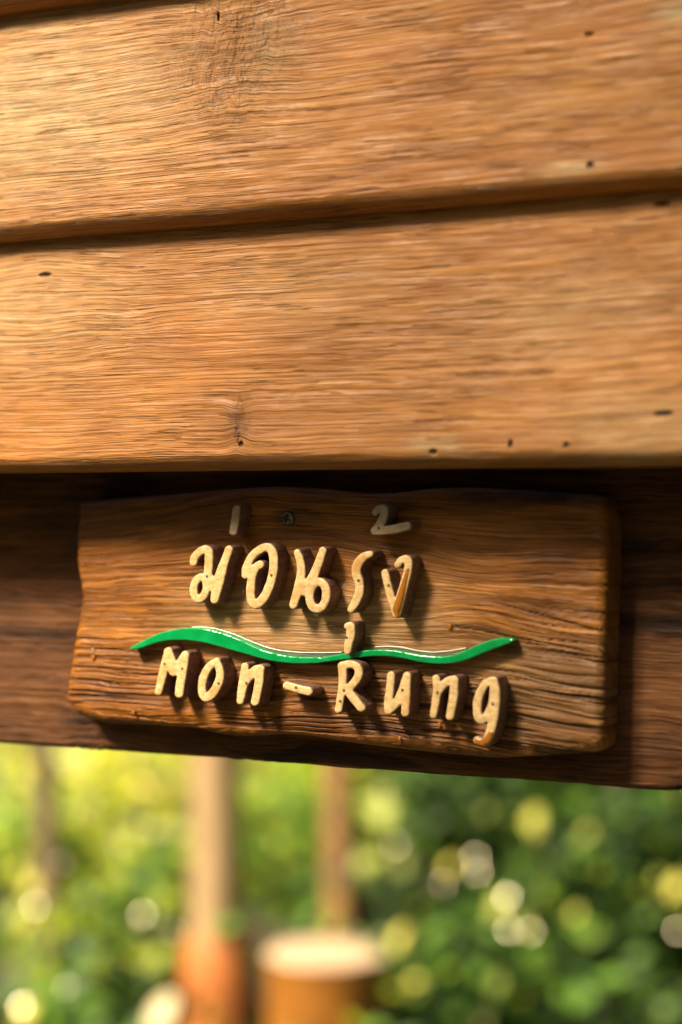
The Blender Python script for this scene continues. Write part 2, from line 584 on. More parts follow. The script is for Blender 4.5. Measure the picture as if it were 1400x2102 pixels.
    # soft sunlit dapple painted round the lettering, rubbed ridges further right
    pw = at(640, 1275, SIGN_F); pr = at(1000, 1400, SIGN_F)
    lit_patch = np.exp(-(((X - pw.x) / 0.078) ** 4 + ((Z - pw.z - 0.06 * (X - pw.x)) / 0.020) ** 2))
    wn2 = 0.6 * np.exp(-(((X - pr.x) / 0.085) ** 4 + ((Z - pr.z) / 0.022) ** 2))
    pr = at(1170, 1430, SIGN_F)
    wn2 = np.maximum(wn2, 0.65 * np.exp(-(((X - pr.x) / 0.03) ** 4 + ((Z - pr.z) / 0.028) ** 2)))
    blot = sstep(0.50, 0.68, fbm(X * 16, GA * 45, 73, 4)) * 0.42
    tone = np.maximum(tone, blot * (1 - 0.8 * lit_patch))
    worn_lit = np.clip(np.maximum(lit_patch, wn2) * (0.25 + 1.15 * fbm(X * 60, GA * 300, 70)), 0, 1)
    # side walls back to the beam
    V = np.stack([X, Y, Z], 2).reshape(-1, 3)
    F = grid_faces(nu, nv)
    idx = np.arange(nu * nv).reshape(nu, nv)
    loop = np.concatenate([idx[:, 0], idx[-1, 1:], idx[-2::-1, -1], idx[0, -2:0:-1]])
    base = len(V)
    rows = []
    prev = loop
    ctrv = V[loop].mean(0)
    add = []
    for k in range(1, 4):
        P = V[loop].copy()
        P[:, 1] = P[:, 1] + (-0.0004 - P[:, 1]) * (k / 3)
        cur = base + np.arange(len(loop)) + (k - 1) * len(loop)
        add.append(P)
        F = np.concatenate([F, np.stack([prev, np.roll(prev, -1), np.roll(cur, -1), cur], 1)[:, ::-1] if False else np.stack([prev, cur, np.roll(cur, -1), np.roll(prev, -1)], 1)])
        prev = cur
    V = np.concatenate([V] + add)
    me = raw_mesh('board', V, F)
    nx = 3

    def ext(a):
        a = a.ravel()
        return np.concatenate([a] + [a[loop]] * nx)
    gx, gz = ext(X), ext(GA)
    vattr(me, 'grain', np.stack([gx + (V[:, 1] - SIGN_F) * 0.5, gz + (V[:, 1] - SIGN_F), np.full(len(V), 15.5)], 1))
    vattr(me, 'tone', ext(tone)); vattr(me, 'worn_lit', ext(worn_lit)); vattr(me, 'hole', ext(np.zeros_like(X)))
    import bmesh
    bm = bmesh.new(); bm.from_mesh(me)
    bmesh.ops.recalc_face_normals(bm, faces=bm.faces)
    bm.to_mesh(me); bm.free()
    for p in me.polygons: p.use_smooth = True
    me.set_sharp_from_angle(angle=R(70))
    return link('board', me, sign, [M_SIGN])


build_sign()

# letters --------------------------------------------------------------


def letter_mats(name='worn_cream_paint', A=(0.66, 0.47, 0.235), B=(0.52, 0.335, 0.135)):
    t = NT(name)
    c = t.coords()
    e = t.attr('edge')
    a = t.rng(t.noise(c, 330, 3, 0.6), 0.42, 0.66)
    b = t.rng(t.noise(c, 900, 3, 0.6), 0.5, 0.75)
    col = t.mix(a, A, B)
    col = t.mix(t.math('MULTIPLY', t.rng(t.noise(c, 55, 2, 0.5), 0.55, 0.72), 0.6), col, (0.46, 0.20, 0.035))
    st = t.rng(t.noise(t.scale(c, (70, 70, 900)), 1, 3, 0.6), 0.45, 0.7)
    col = t.mix(t.math('MULTIPLY', st, 0.35), col, (0.36, 0.20, 0.075))
    col = t.mix(t.math('MULTIPLY', b, 0.25), col, (0.34, 0.17, 0.055))
    col = t.mix(t.rng(t.math('ADD', e, t.math('MULTIPLY', t.noise(c, 600, 3), 0.6)), 0.36, 0.95), col, (0.13, 0.07, 0.04))
    t.setb(Base_Color=col, Roughness=0.42, Normal=t.bump(t.noise(c, 700, 3), 0.0003))
    t.b.inputs['Specular IOR Level'].default_value = 0.4
    s = NT('dark_letter_side')
    c = s.coords()
    f = s.rng(s.noise(c, 420, 3), 0.35, 0.7)
    s.setb(Base_Color=s.mix(f, (0.12, 0.058, 0.040), (0.22, 0.122, 0.088)), Roughness=0.42, Normal=s.bump(s.noise(c, 600, 3), 0.0003))
    return t.m, s.m


M_FACE, M_SIDE = letter_mats()
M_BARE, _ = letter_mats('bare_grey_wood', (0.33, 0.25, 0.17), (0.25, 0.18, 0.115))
M_PIN = simple('pin_metal', (0.10, 0.07, 0.045), 0.4, 0.3, 900)
AMB = NT('amber_resin')
AMB.setb(Base_Color=(0.55, 0.22, 0.03), Roughness=0.12)
AMB.b.inputs['Transmission Weight'].default_value = 0.55
AMB.b.inputs['IOR'].default_value = 1.5
M_AMBER = AMB.m
DRP = NT('clear_drop')
DRP.setb(Base_Color=(0.9, 0.85, 0.75), Roughness=0.03)
DRP.b.inputs['Transmission Weight'].default_value = 0.9
DRP.b.inputs['IOR'].default_value = 1.4
M_DROP = DRP.m


def sdf_strokes(GX, GY, strokes, k=1.6):
    """smooth union of tapered round strokes: [(x,y,r), ...] each"""
    D = None
    for st in strokes:
        # densify the centre line with a Catmull-Rom curve
        P = np.array(st, float)
        if len(P) > 2:
            Q = np.vstack([2 * P[0] - P[1], P, 2 * P[-1] - P[-2]])
            out = []
            for i in range(1, len(Q) - 2):
                for tt in np.linspace(0, 1, 7, endpoint=False):
                    p0, p1, p2, p3 = Q[i - 1:i + 3]
                    out.append(0.5 * (2 * p1 + (p2 - p0) * tt + (2 * p0 - 5 * p1 + 4 * p2 - p3) * tt ** 2 + (3 * p1 - p0 - 3 * p2 + p3) * tt ** 3))
            out.append(P[-1])
            P = np.array(out)
        d = None
        for (ax, ay, ar), (bx, by, br) in zip(P[:-1], P[1:]):
            vx, vy = bx - ax, by - ay
            L2 = vx * vx + vy * vy + 1e-9
            tt = np.clip(((GX - ax) * vx + (GY - ay) * vy) / L2, 0, 1)
            dd = np.hypot(GX - ax - tt * vx, GY - ay - tt * vy) - (ar + tt * (br - ar))
            d = dd if d is None else np.minimum(d, dd)
        if D is None: D = d
        else:
            h = np.clip(0.5 + 0.5 * (D - d) / k, 0, 1)
            D = D * (1 - h) + d * h - k * h * (1 - h)
    return D


def contours(D, x0, y0, s):
    """marching squares, closed loops in grid units"""
    I = D < 0
    nxt = {}
    code = (I[:-1, :-1] * 1 + I[1:, :-1] * 2 + I[1:, 1:] * 4 + I[:-1, 1:] * 8)
    ii, jj = np.nonzero((code > 0) & (code < 15))

    def pt(a, b):
        if a > b: a, b = b, a
        da, db = D[a], D[b]
        t = da / (da - db)
        return (x0 + s * (a[0] + t * (b[0] - a[0])), y0 + s * (a[1] + t * (b[1] - a[1])))
    seg = {}
    for i, j in zip(ii.tolist(), jj.tolist()):
        cs = [(i, j), (i + 1, j), (i + 1, j + 1), (i, j + 1)]
        ent, ext = [], []
        for k in range(4):
            a, b = cs[k], cs[(k + 1) % 4]
            if I[a] != I[b]:
                key = (min(a, b), max(a, b))
                (ent if I[a] else ext).append(key)
        if len(ent) == 1:
            seg[ent[0]] = ext[0]
        else:
            seg[ent[0]] = ext[0]
            seg[ent[1]] = ext[1]
    loops = []
    while seg:
        st = next(iter(seg))
        cur, lp = st, []
        while cur in seg:
            lp.append(pt(*cur))
            cur = seg.pop(cur)
        if len(lp) > 8: loops.append(np.array(lp))
    return loops


def extrude_outline(name, loops, y_front, thick, bevel=0.0011, res=2):
    """loops: list of (n,2) arrays in wall coordinates (x,z)"""
    cu = bpy.data.curves.new(name, 'CURVE')
    cu.dimensions = '2D'
    cu.fill_mode = 'BOTH'
    cu.extrude = thick / 2 - bevel
    cu.bevel_depth = bevel
    cu.bevel_resolution = res
    cu.offset = -bevel if res > 1 else 0.0
    for lp in loops:
        sp = cu.splines.new('POLY')
        sp.points.add(len(lp) - 1)
        sp.points.foreach_set('co', np.concatenate([lp, np.zeros((len(lp), 1)), np.ones((len(lp), 1))], 1).astype(np.float32).ravel())
        sp.use_cyclic_u = True
    ob = bpy.data.objects.new(name, cu)
    me = bpy.data.meshes.new_from_object(ob)
    bpy.data.objects.remove(ob)
    bpy.data.curves.remove(cu)
    n = len(me.vertices)
    co = np.empty(n * 3, np.float32)
    me.vertices.foreach_get('co', co)
    co = co.reshape(-1, 3)
    out = np.stack([co[:, 0], y_front + thick / 2 - co[:, 2], co[:, 1]], 1)
    me.vertices.foreach_set('co', out.ravel().astype(np.float32))
    me.update()
    me.name = name
    return me, out


def letter(strokes, k=1.6, pins=(), thick=LET_T, amber=(), label=None, face=None):
    pts = np.array([p for st in strokes for p in st], float)
    rr = pts[:, 2].max() + 4
    x0, y0 = pts[:, 0].min() - rr, pts[:, 1].min() - rr
    x1, y1 = pts[:, 0].max() + rr, pts[:, 1].max() + rr
    s = 0.75
    gx = np.arange(x0, x1, s); gy = np.arange(y0, y1, s)
    GX, GY = np.meshgrid(gx, gy, indexing='ij')
    D = sdf_strokes(GX, GY, strokes, k)
    D = D - 1.7 + 1.1 * (fbm(GX * 0.09, GY * 0.09, 90) - 0.5)
    yf = SIGN_F - thick
    lps = [to_plane(lp, yf)[::2] for lp in contours(D, x0, y0, s)]
    me, co = extrude_outline('letter', lps, yf, thick + 0.0012)
    # 0 = painted front, 1 = dark sides; the paint is rubbed off along the arris
    me.materials.append(face or M_FACE); me.materials.append(M_SIDE)
    nrm = np.empty(len(me.polygons) * 3, np.float32)
    me.polygons.foreach_get('normal', nrm)
    nrm = nrm.reshape(-1, 3)
    if np.mean(nrm[np.abs(nrm[:, 1]) > 0.9, 1] * 1.0) > 0.5: pass
    cen = np.empty(len(me.polygons) * 3, np.float32)
    me.polygons.foreach_get('center', cen)
    cy = cen.reshape(-1, 3)[:, 1]
    me.polygons.foreach_set('material_index', (cy > yf + 0.0007).astype(np.int32))
    vattr(me, 'edge', np.clip((co[:, 1] - yf) / 0.0011, 0, 1))
    import bmesh
    bm = bmesh.new(); bm.from_mesh(me)
    bmesh.ops.remove_doubles(bm, verts=bm.verts, dist=1e-6)
    bmesh.ops.recalc_face_normals(bm, faces=bm.faces)
    bm.to_mesh(me); bm.free()
    for p in me.polygons: p.use_smooth = abs(p.normal.y) < 0.97
    me.set_sharp_from_angle(angle=R(38))
    o = link('letter', me, sign)
    if label: o['label'] = label
    for (px, py) in pins:
        q = at(px, py, yf)
        a = np.linspace(0, 2 * np.pi, 11)[:-1]
        V = [(q.x, yf - 0.0003, q.z)]
        V += [(q.x + 0.0007 * math.cos(t), yf - 0.0002, q.z + 0.0007 * math.sin(t)) for t in a]
        V += [(q.x + 0.0008 * math.cos(t), yf + 0.0008, q.z + 0.0008 * math.sin(t)) for t in a]
        F = [(0, 1 + i, 1 + (i + 1) % 10) for i in range(10)]
        m2 = bpy.data.meshes.new('pin')
        m2.from_pydata(V, [], F + [(1 + i, 11 + i, 11 + (i + 1) % 10, 1 + (i + 1) % 10) for i in range(10)])
        link('pin', m2, o, [M_PIN])
    for path in amber:
        blob_tube('resin_drip', [(*at(p[0], p[1], yf), p[2] * 0.00025) for p in path], o, M_AMBER, flat=0.45)
    return o


def blob_tube(name, pts, parent, mat, flat=0.6, n=14):
    """flattened bead along a path of (x,y,z,r); the back sinks into what it lies on"""
    P = np.array(pts, float)
    t = np.linspace(0, 1, max(4, 5 * len(P)))
    k = np.linspace(0, 1, len(P))
    C = np.stack([np.interp(t, k, P[:, j]) for j in range(4)], 1)
    m = 5
    head = [C[0] + 0 for _ in range(m)]
    d0 = C[0, :3] - C[1, :3]; d0 /= np.linalg.norm(d0) + 1e-9
    d1 = C[-1, :3] - C[-2, :3]; d1 /= np.linalg.norm(d1) + 1e-9
    rows = []
    for i in range(m):
        a = (i / m) * math.pi / 2
        r = C[0, 3] * math.sin(a) + 1e-6
        rows.append(np.append(C[0, :3] + d0 * C[0, 3] * math.cos(a), r))
    rows += list(C)
    for i in range(m - 1, -1, -1):
        a = (i / m) * math.pi / 2
        r = C[-1, 3] * math.sin(a) + 1e-6
        rows.append(np.append(C[-1, :3] + d1 * C[-1, 3] * math.cos(a), r))
    C = np.array(rows)
    T = np.gradient(C[:, :3], axis=0)
    T /= np.linalg.norm(T, axis=1)[:, None] + 1e-12
    Nn = np.stack([T[:, 2], np.zeros(len(T)), -T[:, 0]], 1)
    Nn /= np.linalg.norm(Nn, axis=1)[:, None] + 1e-12
    a = np.linspace(0, 2 * np.pi, n + 1)
    V = (C[:, None, :3] + Nn[:, None] * (C[:, 3, None] * np.cos(a)[None])[..., None]
         + np.array([0, -1.0, 0])[None, None] * (C[:, 3, None] * np.sin(a)[None] * flat)[..., None])
    me = raw_mesh(name, V.reshape(-1, 3), grid_faces(len(C), n + 1))
    return link(name, me, parent, [mat])


def wave_loops():
    s = np.linspace(0, 1, 90)
    t, b = resample(top, s), resample(bot, s)
    st = [[((p[0] + q[0]) / 2, (p[1] + q[1]) / 2, max(1.6, abs(q[1] - p[1]) * 0.49)) for p, q in zip(t, b)]]
    gx = np.arange(255, 1065, 0.8); gy = np.arange(1275, 1375, 0.8)
    GX, GY = np.meshgrid(gx, gy, indexing='ij')
    D = None
    P = np.array(st[0])
    for (ax, ay, ar), (bx, by, br) in zip(P[:-1], P[1:]):
        vx, vy = bx - ax, by - ay
        tt = np.clip(((GX - ax) * vx + (GY - ay) * vy) / (vx * vx + vy * vy), 0, 1)
        dd = np.hypot(GX - ax - tt * vx, GY - ay - tt * vy) - (ar + tt * (br - ar))
        D = dd if D is None else np.minimum(D, dd)
    D = D - 1.2 + 0.7 * (fbm(GX * 0.06, GY * 0.06, 95) - 0.5)
    return [to_plane(lp, SIGN_F - WAVE_T)[::2] for lp in contours(D, 255, 1275, 0.8)]


def tr(ox, oy, sc, st, dr=7.0):
    out = []
    for s in st:
        out.append([(ox + p[0] / sc, oy + p[1] / sc, (p[2] if len(p) > 2 else dr * sc) / sc) for p in s])
    return out


def Z1(st): return tr(350, 1000, 1400 / 550, st)
def Z2(st): return tr(240, 1260, 1400 / 460, st)
def Z3(st): return tr(640, 1260, 1400 / 460, st)
def q1(x, y): return (350 + x * 550 / 1400, 1000 + y * 550 / 1400)
def q2(x, y): return (240 + x * 460 / 1400, 1260 + y * 460 / 1400)
def q3(x, y): return (640 + x * 460 / 1400, 1260 + y * 460 / 1400)


def ell(cx, cy, rx, ry, rot, r, n=16):
    out = []
    for i in range(n + 1):
        a = 2 * math.pi * i / n
        x, y = rx * math.cos(a), ry * math.sin(a)
        out.append((cx + x * math.cos(rot) - y * math.sin(rot), cy + x * math.sin(rot) + y * math.cos(rot), r))
    return out


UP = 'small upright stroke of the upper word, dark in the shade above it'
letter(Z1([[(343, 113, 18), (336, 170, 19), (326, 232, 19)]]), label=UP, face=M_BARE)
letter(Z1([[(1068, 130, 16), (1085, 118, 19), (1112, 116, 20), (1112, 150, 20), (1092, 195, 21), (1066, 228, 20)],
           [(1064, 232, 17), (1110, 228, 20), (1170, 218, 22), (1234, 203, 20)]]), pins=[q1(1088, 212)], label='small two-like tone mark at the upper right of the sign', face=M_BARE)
letter(Z1([[(118, 393, 18), (124, 368, 19), (150, 338, 19), (182, 326, 20), (198, 345, 20), (197, 400, 20), (192, 470, 20)],
           ell(152, 528, 33, 57, 0.18, 18),
           [(190, 468, 22), (222, 500, 24), (240, 500, 26)],
           [(303, 327, 19), (282, 385, 20), (258, 460, 25), (242, 520, 26), (228, 588, 20)]]), k=2.5, pins=[q1(190, 465)])
letter(Z1([[(388, 460, 17), (392, 425, 18), (420, 368, 19), (462, 328, 20), (508, 316, 21), (533, 350, 21), (536, 420, 21), (522, 495, 21), (490, 570, 22), (448, 612, 22),
            (420, 590, 21), (416, 530, 20), (426, 460, 19), (446, 418, 19), (466, 405, 19)]]), pins=[q1(527, 459)])
letter(Z1([[(660, 342, 16), (673, 380, 18), (681, 440, 20), (668, 520, 23), (640, 616, 20)],
           [(793, 333, 18), (772, 395, 20), (742, 470, 23), (712, 520, 26), (700, 545, 24)],
           ell(768, 566, 44, 70, 0.1, 20),
           [(680, 500, 22), (720, 540, 26)]]), k=2.5)
letter(Z1([[(1040, 350, 15), (1005, 366, 20), (975, 405, 23), (968, 450, 22), (982, 495, 21), (985, 545, 21), (966, 598, 21), (942, 638, 17)]]), pins=[q1(982, 487)])
letter(Z1([[(1118, 448, 17), (1130, 500, 18), (1148, 570, 19), (1172, 640, 20)],
           [(1186, 405, 17), (1202, 384, 17), (1234, 378, 19), (1240, 420, 19), (1224, 490, 20), (1202, 570, 22), (1180, 650, 22), (1183, 668, 14)]]),
       pins=[q1(1140, 512)], amber=[[(*q1(1240, 430), 3.5), (*q1(1224, 490), 5), (*q1(1202, 570), 7.5), (*q1(1180, 640), 8.5), (*q1(1183, 672), 4.5)]],
       label='letter with amber resin run down its right stroke')
letter(Z3([[(222, 78, 20), (240, 82, 24), (238, 140, 25), (226, 190, 24), (220, 232, 20)]]), pins=[q3(218, 148)], label='small upright stroke standing on the green wave')
letter(Z2([[(318, 235, 22), (300, 310, 24), (278, 400, 23), (257, 488, 20)], [(318, 238, 22), (340, 310, 26), (352, 360, 28)],
           [(422, 256, 20), (392, 310, 25), (352, 360, 26)], [(426, 258, 20), (410, 350, 24), (395, 430, 25), (386, 500, 24)]]), k=2.0,
       pins=[q2(297, 312), q2(408, 342)])
letter(Z2([[(622, 298, 20), (575, 330, 22), (537, 400, 23), (528, 470, 22), (540, 515, 24), (565, 520, 26), (600, 490, 26), (632, 430, 24), (642, 370, 22), (622, 298, 20)]]),
       k=2.0, pins=[q2(635, 434)])
letter(Z2([[(797, 330, 20), (790, 400, 25), (778, 480, 25), (768, 546, 20)], [(792, 440, 22), (825, 395, 24), (862, 355, 26), (890, 345, 24)],
           [(892, 348, 24), (884, 430, 25), (872, 500, 24), (860, 550, 24)]]), k=2.0, pins=[q2(808, 432)])
letter(Z2([[(1060, 450, 23), (1130, 470, 24), (1194, 486, 25)]]), pins=[q2(1118, 460)], label='raised hyphen between the two Latin words')
letter(Z3([[(188, 328, 24), (190, 400, 23), (184, 480, 22), (164, 600, 20)], [(188, 325, 24), (240, 315, 22), (285, 338, 22), (285, 395, 24), (240, 455, 23), (205, 472, 22)],
           [(212, 470, 22), (258, 528, 25), (306, 588, 23)]]), k=2.0, pins=[q3(200, 478), q3(178, 545)])
letter(Z3([[(493, 385, 22), (486, 470, 23), (474, 560, 23), (478, 602, 24)], [(478, 604, 22), (515, 572, 24), (548, 520, 25), (575, 450, 25), (592, 390, 22)],
           [(592, 390, 22), (588, 500, 24), (581, 620, 22)]]), k=2.0, pins=[q3(566, 475)])
letter(Z3([[(774, 406, 22), (780, 480, 23), (770, 560, 22), (757, 634, 19)], [(780, 500, 22), (815, 450, 23), (855, 418, 24), (885, 416, 24)],
           [(886, 416, 24), (884, 510, 25), (870, 590, 24), (860, 642, 22)]]), k=2.0, pins=[q3(785, 493)])
letter(Z3([[(1132, 418, 23), (1080, 440, 23), (1040, 520, 24), (1030, 590, 24), (1040, 650, 24), (1068, 660, 24), (1100, 625, 24), (1128, 560, 26), (1138, 480, 26), (1132, 418, 23)],
           [(1136, 418, 23), (1146, 500, 25), (1142, 600, 25), (1122, 700, 25), (1098, 775, 26), (1070, 802, 24), (1032, 792, 22)]]), k=2.0,
       pins=[q3(1130, 563)], amber=[[(*q3(1118, 745), 5), (*q3(1098, 785), 7.5), (*q3(1065, 805), 7), (*q3(1032, 793), 6)]],
       label='letter with an amber resin tip on its tail')

# green acrylic wave ----------------------------------------------------
top = [q2(*p) for p in ((85, 212), (180, 160), (280, 115), (380, 95), (480, 87), (580, 102), (680, 132), (780, 176), (880, 224), (980, 254), (1080, 268), (1180, 275), (1280, 270))]
top += [q3(*p) for p in ((0, 285), (100, 268), (200, 248), (300, 232), (420, 225), (520, 231), (600, 248), (700, 265), (800, 270), (880, 262), (960, 232), (1050, 190), (1130, 160), (1200, 150), (1247, 160))]
bot = [q2(*p) for p in ((88, 224), (150, 213), (250, 176), (350, 161), (450, 163), (560, 179), (660, 205), (760, 235), (860, 262), (960, 290), (1060, 305), (1160, 310), (1280, 306))]
bot += [q3(*p) for p in ((0, 308), (120, 296), (250, 277), (380, 263), (480, 262), (580, 276), (680, 301), (780, 312), (870, 310), (950, 291), (1050, 250), (1150, 210), (1220, 186), (1244, 175))]
WAVE_T = 0.0062


def strip(t, b, y, n=150):
    s = np.linspace(0, 1, n)
    return np.concatenate([to_plane(resample(t, s), y), to_plane(resample(b, s), y)[::-1]])


G = NT('green_acrylic')
cc = G.coords()
G.setb(Base_Color=G.mix(G.rng(G.noise(cc, 120, 3), 0.3, 0.7), (0.0, 0.23, 0.055), (0.003, 0.29, 0.080)), Roughness=0.16)
G.b.inputs['Specular IOR Level'].default_value = 0.6
me, _ = extrude_outline('wave_plate', wave_loops(), SIGN_F - WAVE_T, WAVE_T + 0.0012, 0.0007, 2)
for p in me.polygons: p.use_smooth = True
me.set_sharp_from_angle(angle=R(30))
wave = link('wave', me, sign, [G.m])
wave['label'] = 'glossy green acrylic wave between the two rows of letters'
CL = NT('clear_acrylic')
CL.setb(Base_Color=(0.93, 0.95, 0.9), Roughness=0.08)
CL.b.inputs['Transmission Weight'].default_value = 0.92
CL.b.inputs['IOR'].default_value = 1.49
RIMM = NT('edge_highlight')
RIMM.setb(Base_Color=(0.82, 0.80, 0.70), Roughness=0.15)  # pale colour stands for the white reflection along the clear sheet's edge
line = [[q2(*p) for p in ((470, 84), (530, 82), (620, 92), (740, 130), (820, 165), (920, 205), (1020, 230), (1150, 242), (1280, 243), (1400, 240))],
        [q3(*p) for p in ((400, 206), (470, 203), (560, 208), (660, 230), (760, 241), (860, 232), (960, 215))]]
under = [[q2(*p) for p in ((470, 100), (580, 112), (680, 142), (780, 186), (880, 234), (980, 264), (1080, 278), (1180, 285), (1400, 272))],
         [q3(*p) for p in ((400, 236), (520, 241), (600, 258), (700, 275), (800, 280), (880, 272), (960, 244))]]
for tl, bl in zip(line, under):
    me, _ = extrude_outline('clear_sheet', [strip(tl, bl, SIGN_F - 0.0022, 80)], SIGN_F - 0.0022, 0.0030, 0.0003, 1)
    o = link('clear_sheet', me, wave, [CL.m])
    P = to_plane(resample(tl, np.linspace(0, 1, 60)), SIGN_F - 0.0024)
    blob_tube('edge_highlight', [(p[0], SIGN_F - 0.0024, p[1], 0.00024) for p in P], wave, RIMM.m, 1.0, 8)

# cross-head screw ---------------------------------------------------------


def screw():
    c = at(588, 1064, SIGN_F - 0.002)
    rad = 0.0038
    nr, na = 26, 64
    rr = np.linspace(0, 1, nr)[:, None]
    aa = np.linspace(0, 2 * np.pi, na + 1)[None]
    x, z = rr * np.cos(aa), rr * np.sin(aa)
    rot = 0.35
    xr, zr = x * math.cos(rot) - z * math.sin(rot), x * math.sin(rot) + z * math.cos(rot)
    cross = np.maximum((1 - sstep(0.08, 0.17, np.abs(xr))) * (1 - sstep(0.45, 0.62, np.abs(zr))), (1 - sstep(0.08, 0.17, np.abs(zr))) * (1 - sstep(0.45, 0.62, np.abs(xr))))
    y = -0.0016 * np.sqrt(np.clip(1.02 - rr ** 2.4, 0, 1)) + cross * 0.0016
    V = np.stack([c.x + x * rad, c.y + 0.0016 + y + 0 * x, c.z + z * rad], 2)
    rim = V[-1:].copy(); rim[..., 1] += 0.003
    V = np.concatenate([V, rim])
    me = raw_mesh('screw', V.reshape(-1, 3), grid_faces(nr + 1, na + 1)[:, ::-1])
    t = NT('blackened_steel')
    c_ = t.coords()
    t.setb(Base_Color=t.mix(t.rng(t.noise(c_, 900, 3), 0.35, 0.7), (0.07, 0.055, 0.04), (0.22, 0.18, 0.13)), Metallic=0.8, Roughness=0.42)
    link('screw', me, sign, [t.m])


screw()
for (x, y, r, m) in ((191, 1335, 4, M_DROP), (191, 1350, 5, M_AMBER), (274, 1462, 3.6, M_AMBER), (923, 1286, 4.5, M_AMBER), (650, 1257, 7, M_DROP),
                     (820, 1516, 3.2, M_AMBER), (902, 1488, 4, M_AMBER), (500, 1214, 3, M_DROP), (697, 1236, 2.5, M_DROP)):
    yy = SIGN_F - 0.0004 if (x, y) != (650, 1257) else SIGN_F - 0.006
    p = at(x, y, yy)
    blob_tube('resin_drop', [(p.x, p.y, p.z + 0.0003, r * 0.00025), (p.x, p.y, p.z - 0.0003, r * 0.00025)], sign, m, 0.55, 12)

# ------------------------------------------------------------------ ground and plants


DRY = ((300, 1600, 1.7), (150, 1590, 1.5), (10, 1600, 1.2), (570, 1660, 1.2), (600, 1580, 1.4), (720, 1590, 0.8), (290, 1660, 1.1), (80, 1650, 0.9), (560, 1740, 0.8), (620, 1700, 0.7))


def ground():
    xs = np.concatenate([[-300, -80, -30], np.linspace(-14, 10, 121), [30, 80, 300]])
    ys = np.concatenate([[-300, -60, -20], np.linspace(-6, 22, 141), [40, 100, 300]])
    X, Y = np.meshgrid(xs, ys, indexing='ij')
    Z = 0.10 * (fbm(X * 0.7, Y * 0.7, 81) - 0.5) + 0.03 * (fbm(X * 4, Y * 4, 82) - 0.5)
    me = raw_mesh('ground', np.stack([X, Y, Z], 2).reshape(-1, 3), grid_faces(len(xs), len(ys)))
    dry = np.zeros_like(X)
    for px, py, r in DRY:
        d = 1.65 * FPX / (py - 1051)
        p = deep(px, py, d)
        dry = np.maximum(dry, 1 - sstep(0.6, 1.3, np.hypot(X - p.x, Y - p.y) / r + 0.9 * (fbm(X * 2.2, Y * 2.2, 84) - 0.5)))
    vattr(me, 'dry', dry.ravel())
    t = NT('forest_floor')
    c = t.coords()
    a = t.rng(t.noise(c, 1.1, 4, 0.6), 0.42, 0.6)
    b = t.rng(t.noise(c, 14, 4, 0.6), 0.35, 0.65)
    dry = t.attr('dry')
    col = t.mix(a, (0.035, 0.026, 0.012), (0.03, 0.055, 0.010))
    col = t.mix(b, col, (0.06, 0.045, 0.02))
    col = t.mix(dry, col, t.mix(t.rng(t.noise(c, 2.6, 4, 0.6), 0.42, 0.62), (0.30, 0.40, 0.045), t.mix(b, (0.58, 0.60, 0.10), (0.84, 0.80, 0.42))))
    t.setb(Base_Color=col, Roughness=0.85, Normal=t.bump(t.noise(c, 60, 4), 0.02))
    o = link('ground', me, None, [t.m])
    tag(o, kind='structure', label='forest floor of leaf litter and pale dry grass')


ground()


def leafmat(name, a, b, rough=0.42, trans=0.3, spec=0.2):
    t = NT(name)
    c = t.coords()
    f = t.rng(t.noise(c, 9, 3), 0.3, 0.7)
    col = t.mix(f, a, b)
    t.setb(Base_Color=col, Roughness=rough)
    t.b.inputs['Specular IOR Level'].default_value = spec
    tr_ = t.n('ShaderNodeBsdfTranslucent')
    t.l(t.mix(1.0, col, (1.0, 1.0, 0.45), 'MULTIPLY'), tr_.inputs[0])
    mx = t.n('ShaderNodeMixShader')
    mx.inputs[0].default_value = trans
    t.l(t.b.outputs[0], mx.inputs[1])
    t.l(tr_.outputs[0], mx.inputs[2])
    t.l(mx.outputs[0], t.t.nodes['Material Output'].inputs[0])
    return t.m


L_DARK = leafmat('dark_shade_leaf', (0.007, 0.020, 0.005), (0.016, 0.038, 0.008), spec=0.12)  # near-black green: deep shade of the right-hand bushes put into leaf colour
L_MID = leafmat('mid_leaf', (0.08, 0.19, 0.022), (0.14, 0.26, 0.035))
L_LIME = leafmat('lime_leaf', (0.32, 0.45, 0.02), (0.50, 0.56, 0.04), trans=0.5)
L_YEL = leafmat('yellow_leaf', (0.60, 0.55, 0.02), (0.72, 0.66, 0.04), trans=0.35)
L_GREY = leafmat('grey_green_leaf', (0.06, 0.12, 0.05), (0.11, 0.18, 0.075), rough=0.4)
L_PALE = leafmat('pale_dry_leaf', (0.55, 0.46, 0.24), (0.68, 0.58, 0.34))
L_GLOSS = leafmat('glossy_leaf', (0.16, 0.17, 0.06), (0.24, 0.24, 0.10), rough=0.15, trans=0.05, spec=0.9)
L_GLOSS.node_tree.nodes['Principled BSDF'].inputs['Specular Tint'].default_value = (1.0, 0.93, 0.70, 1)
LEAVES = [L_DARK, L_MID, L_LIME, L_YEL, L_GREY, L_PALE, L_GLOSS]
DARK, MID, LIME, YEL, GREY, PALE, GLOSS = range(7)
BARK = simple('grey_brown_bark', (0.16, 0.11, 0.065), 0.85, 0.4, 14)
BARKD = simple('dark_bark', (0.05, 0.035, 0.02), 0.9, 0.4, 14)
BARKR = simple('red_brown_bark', (0.24, 0.12, 0.05), 0.8, 0.3, 14)
STEM = simple('green_stem', (0.07, 0.09, 0.03), 0.7, 0.3, 20)


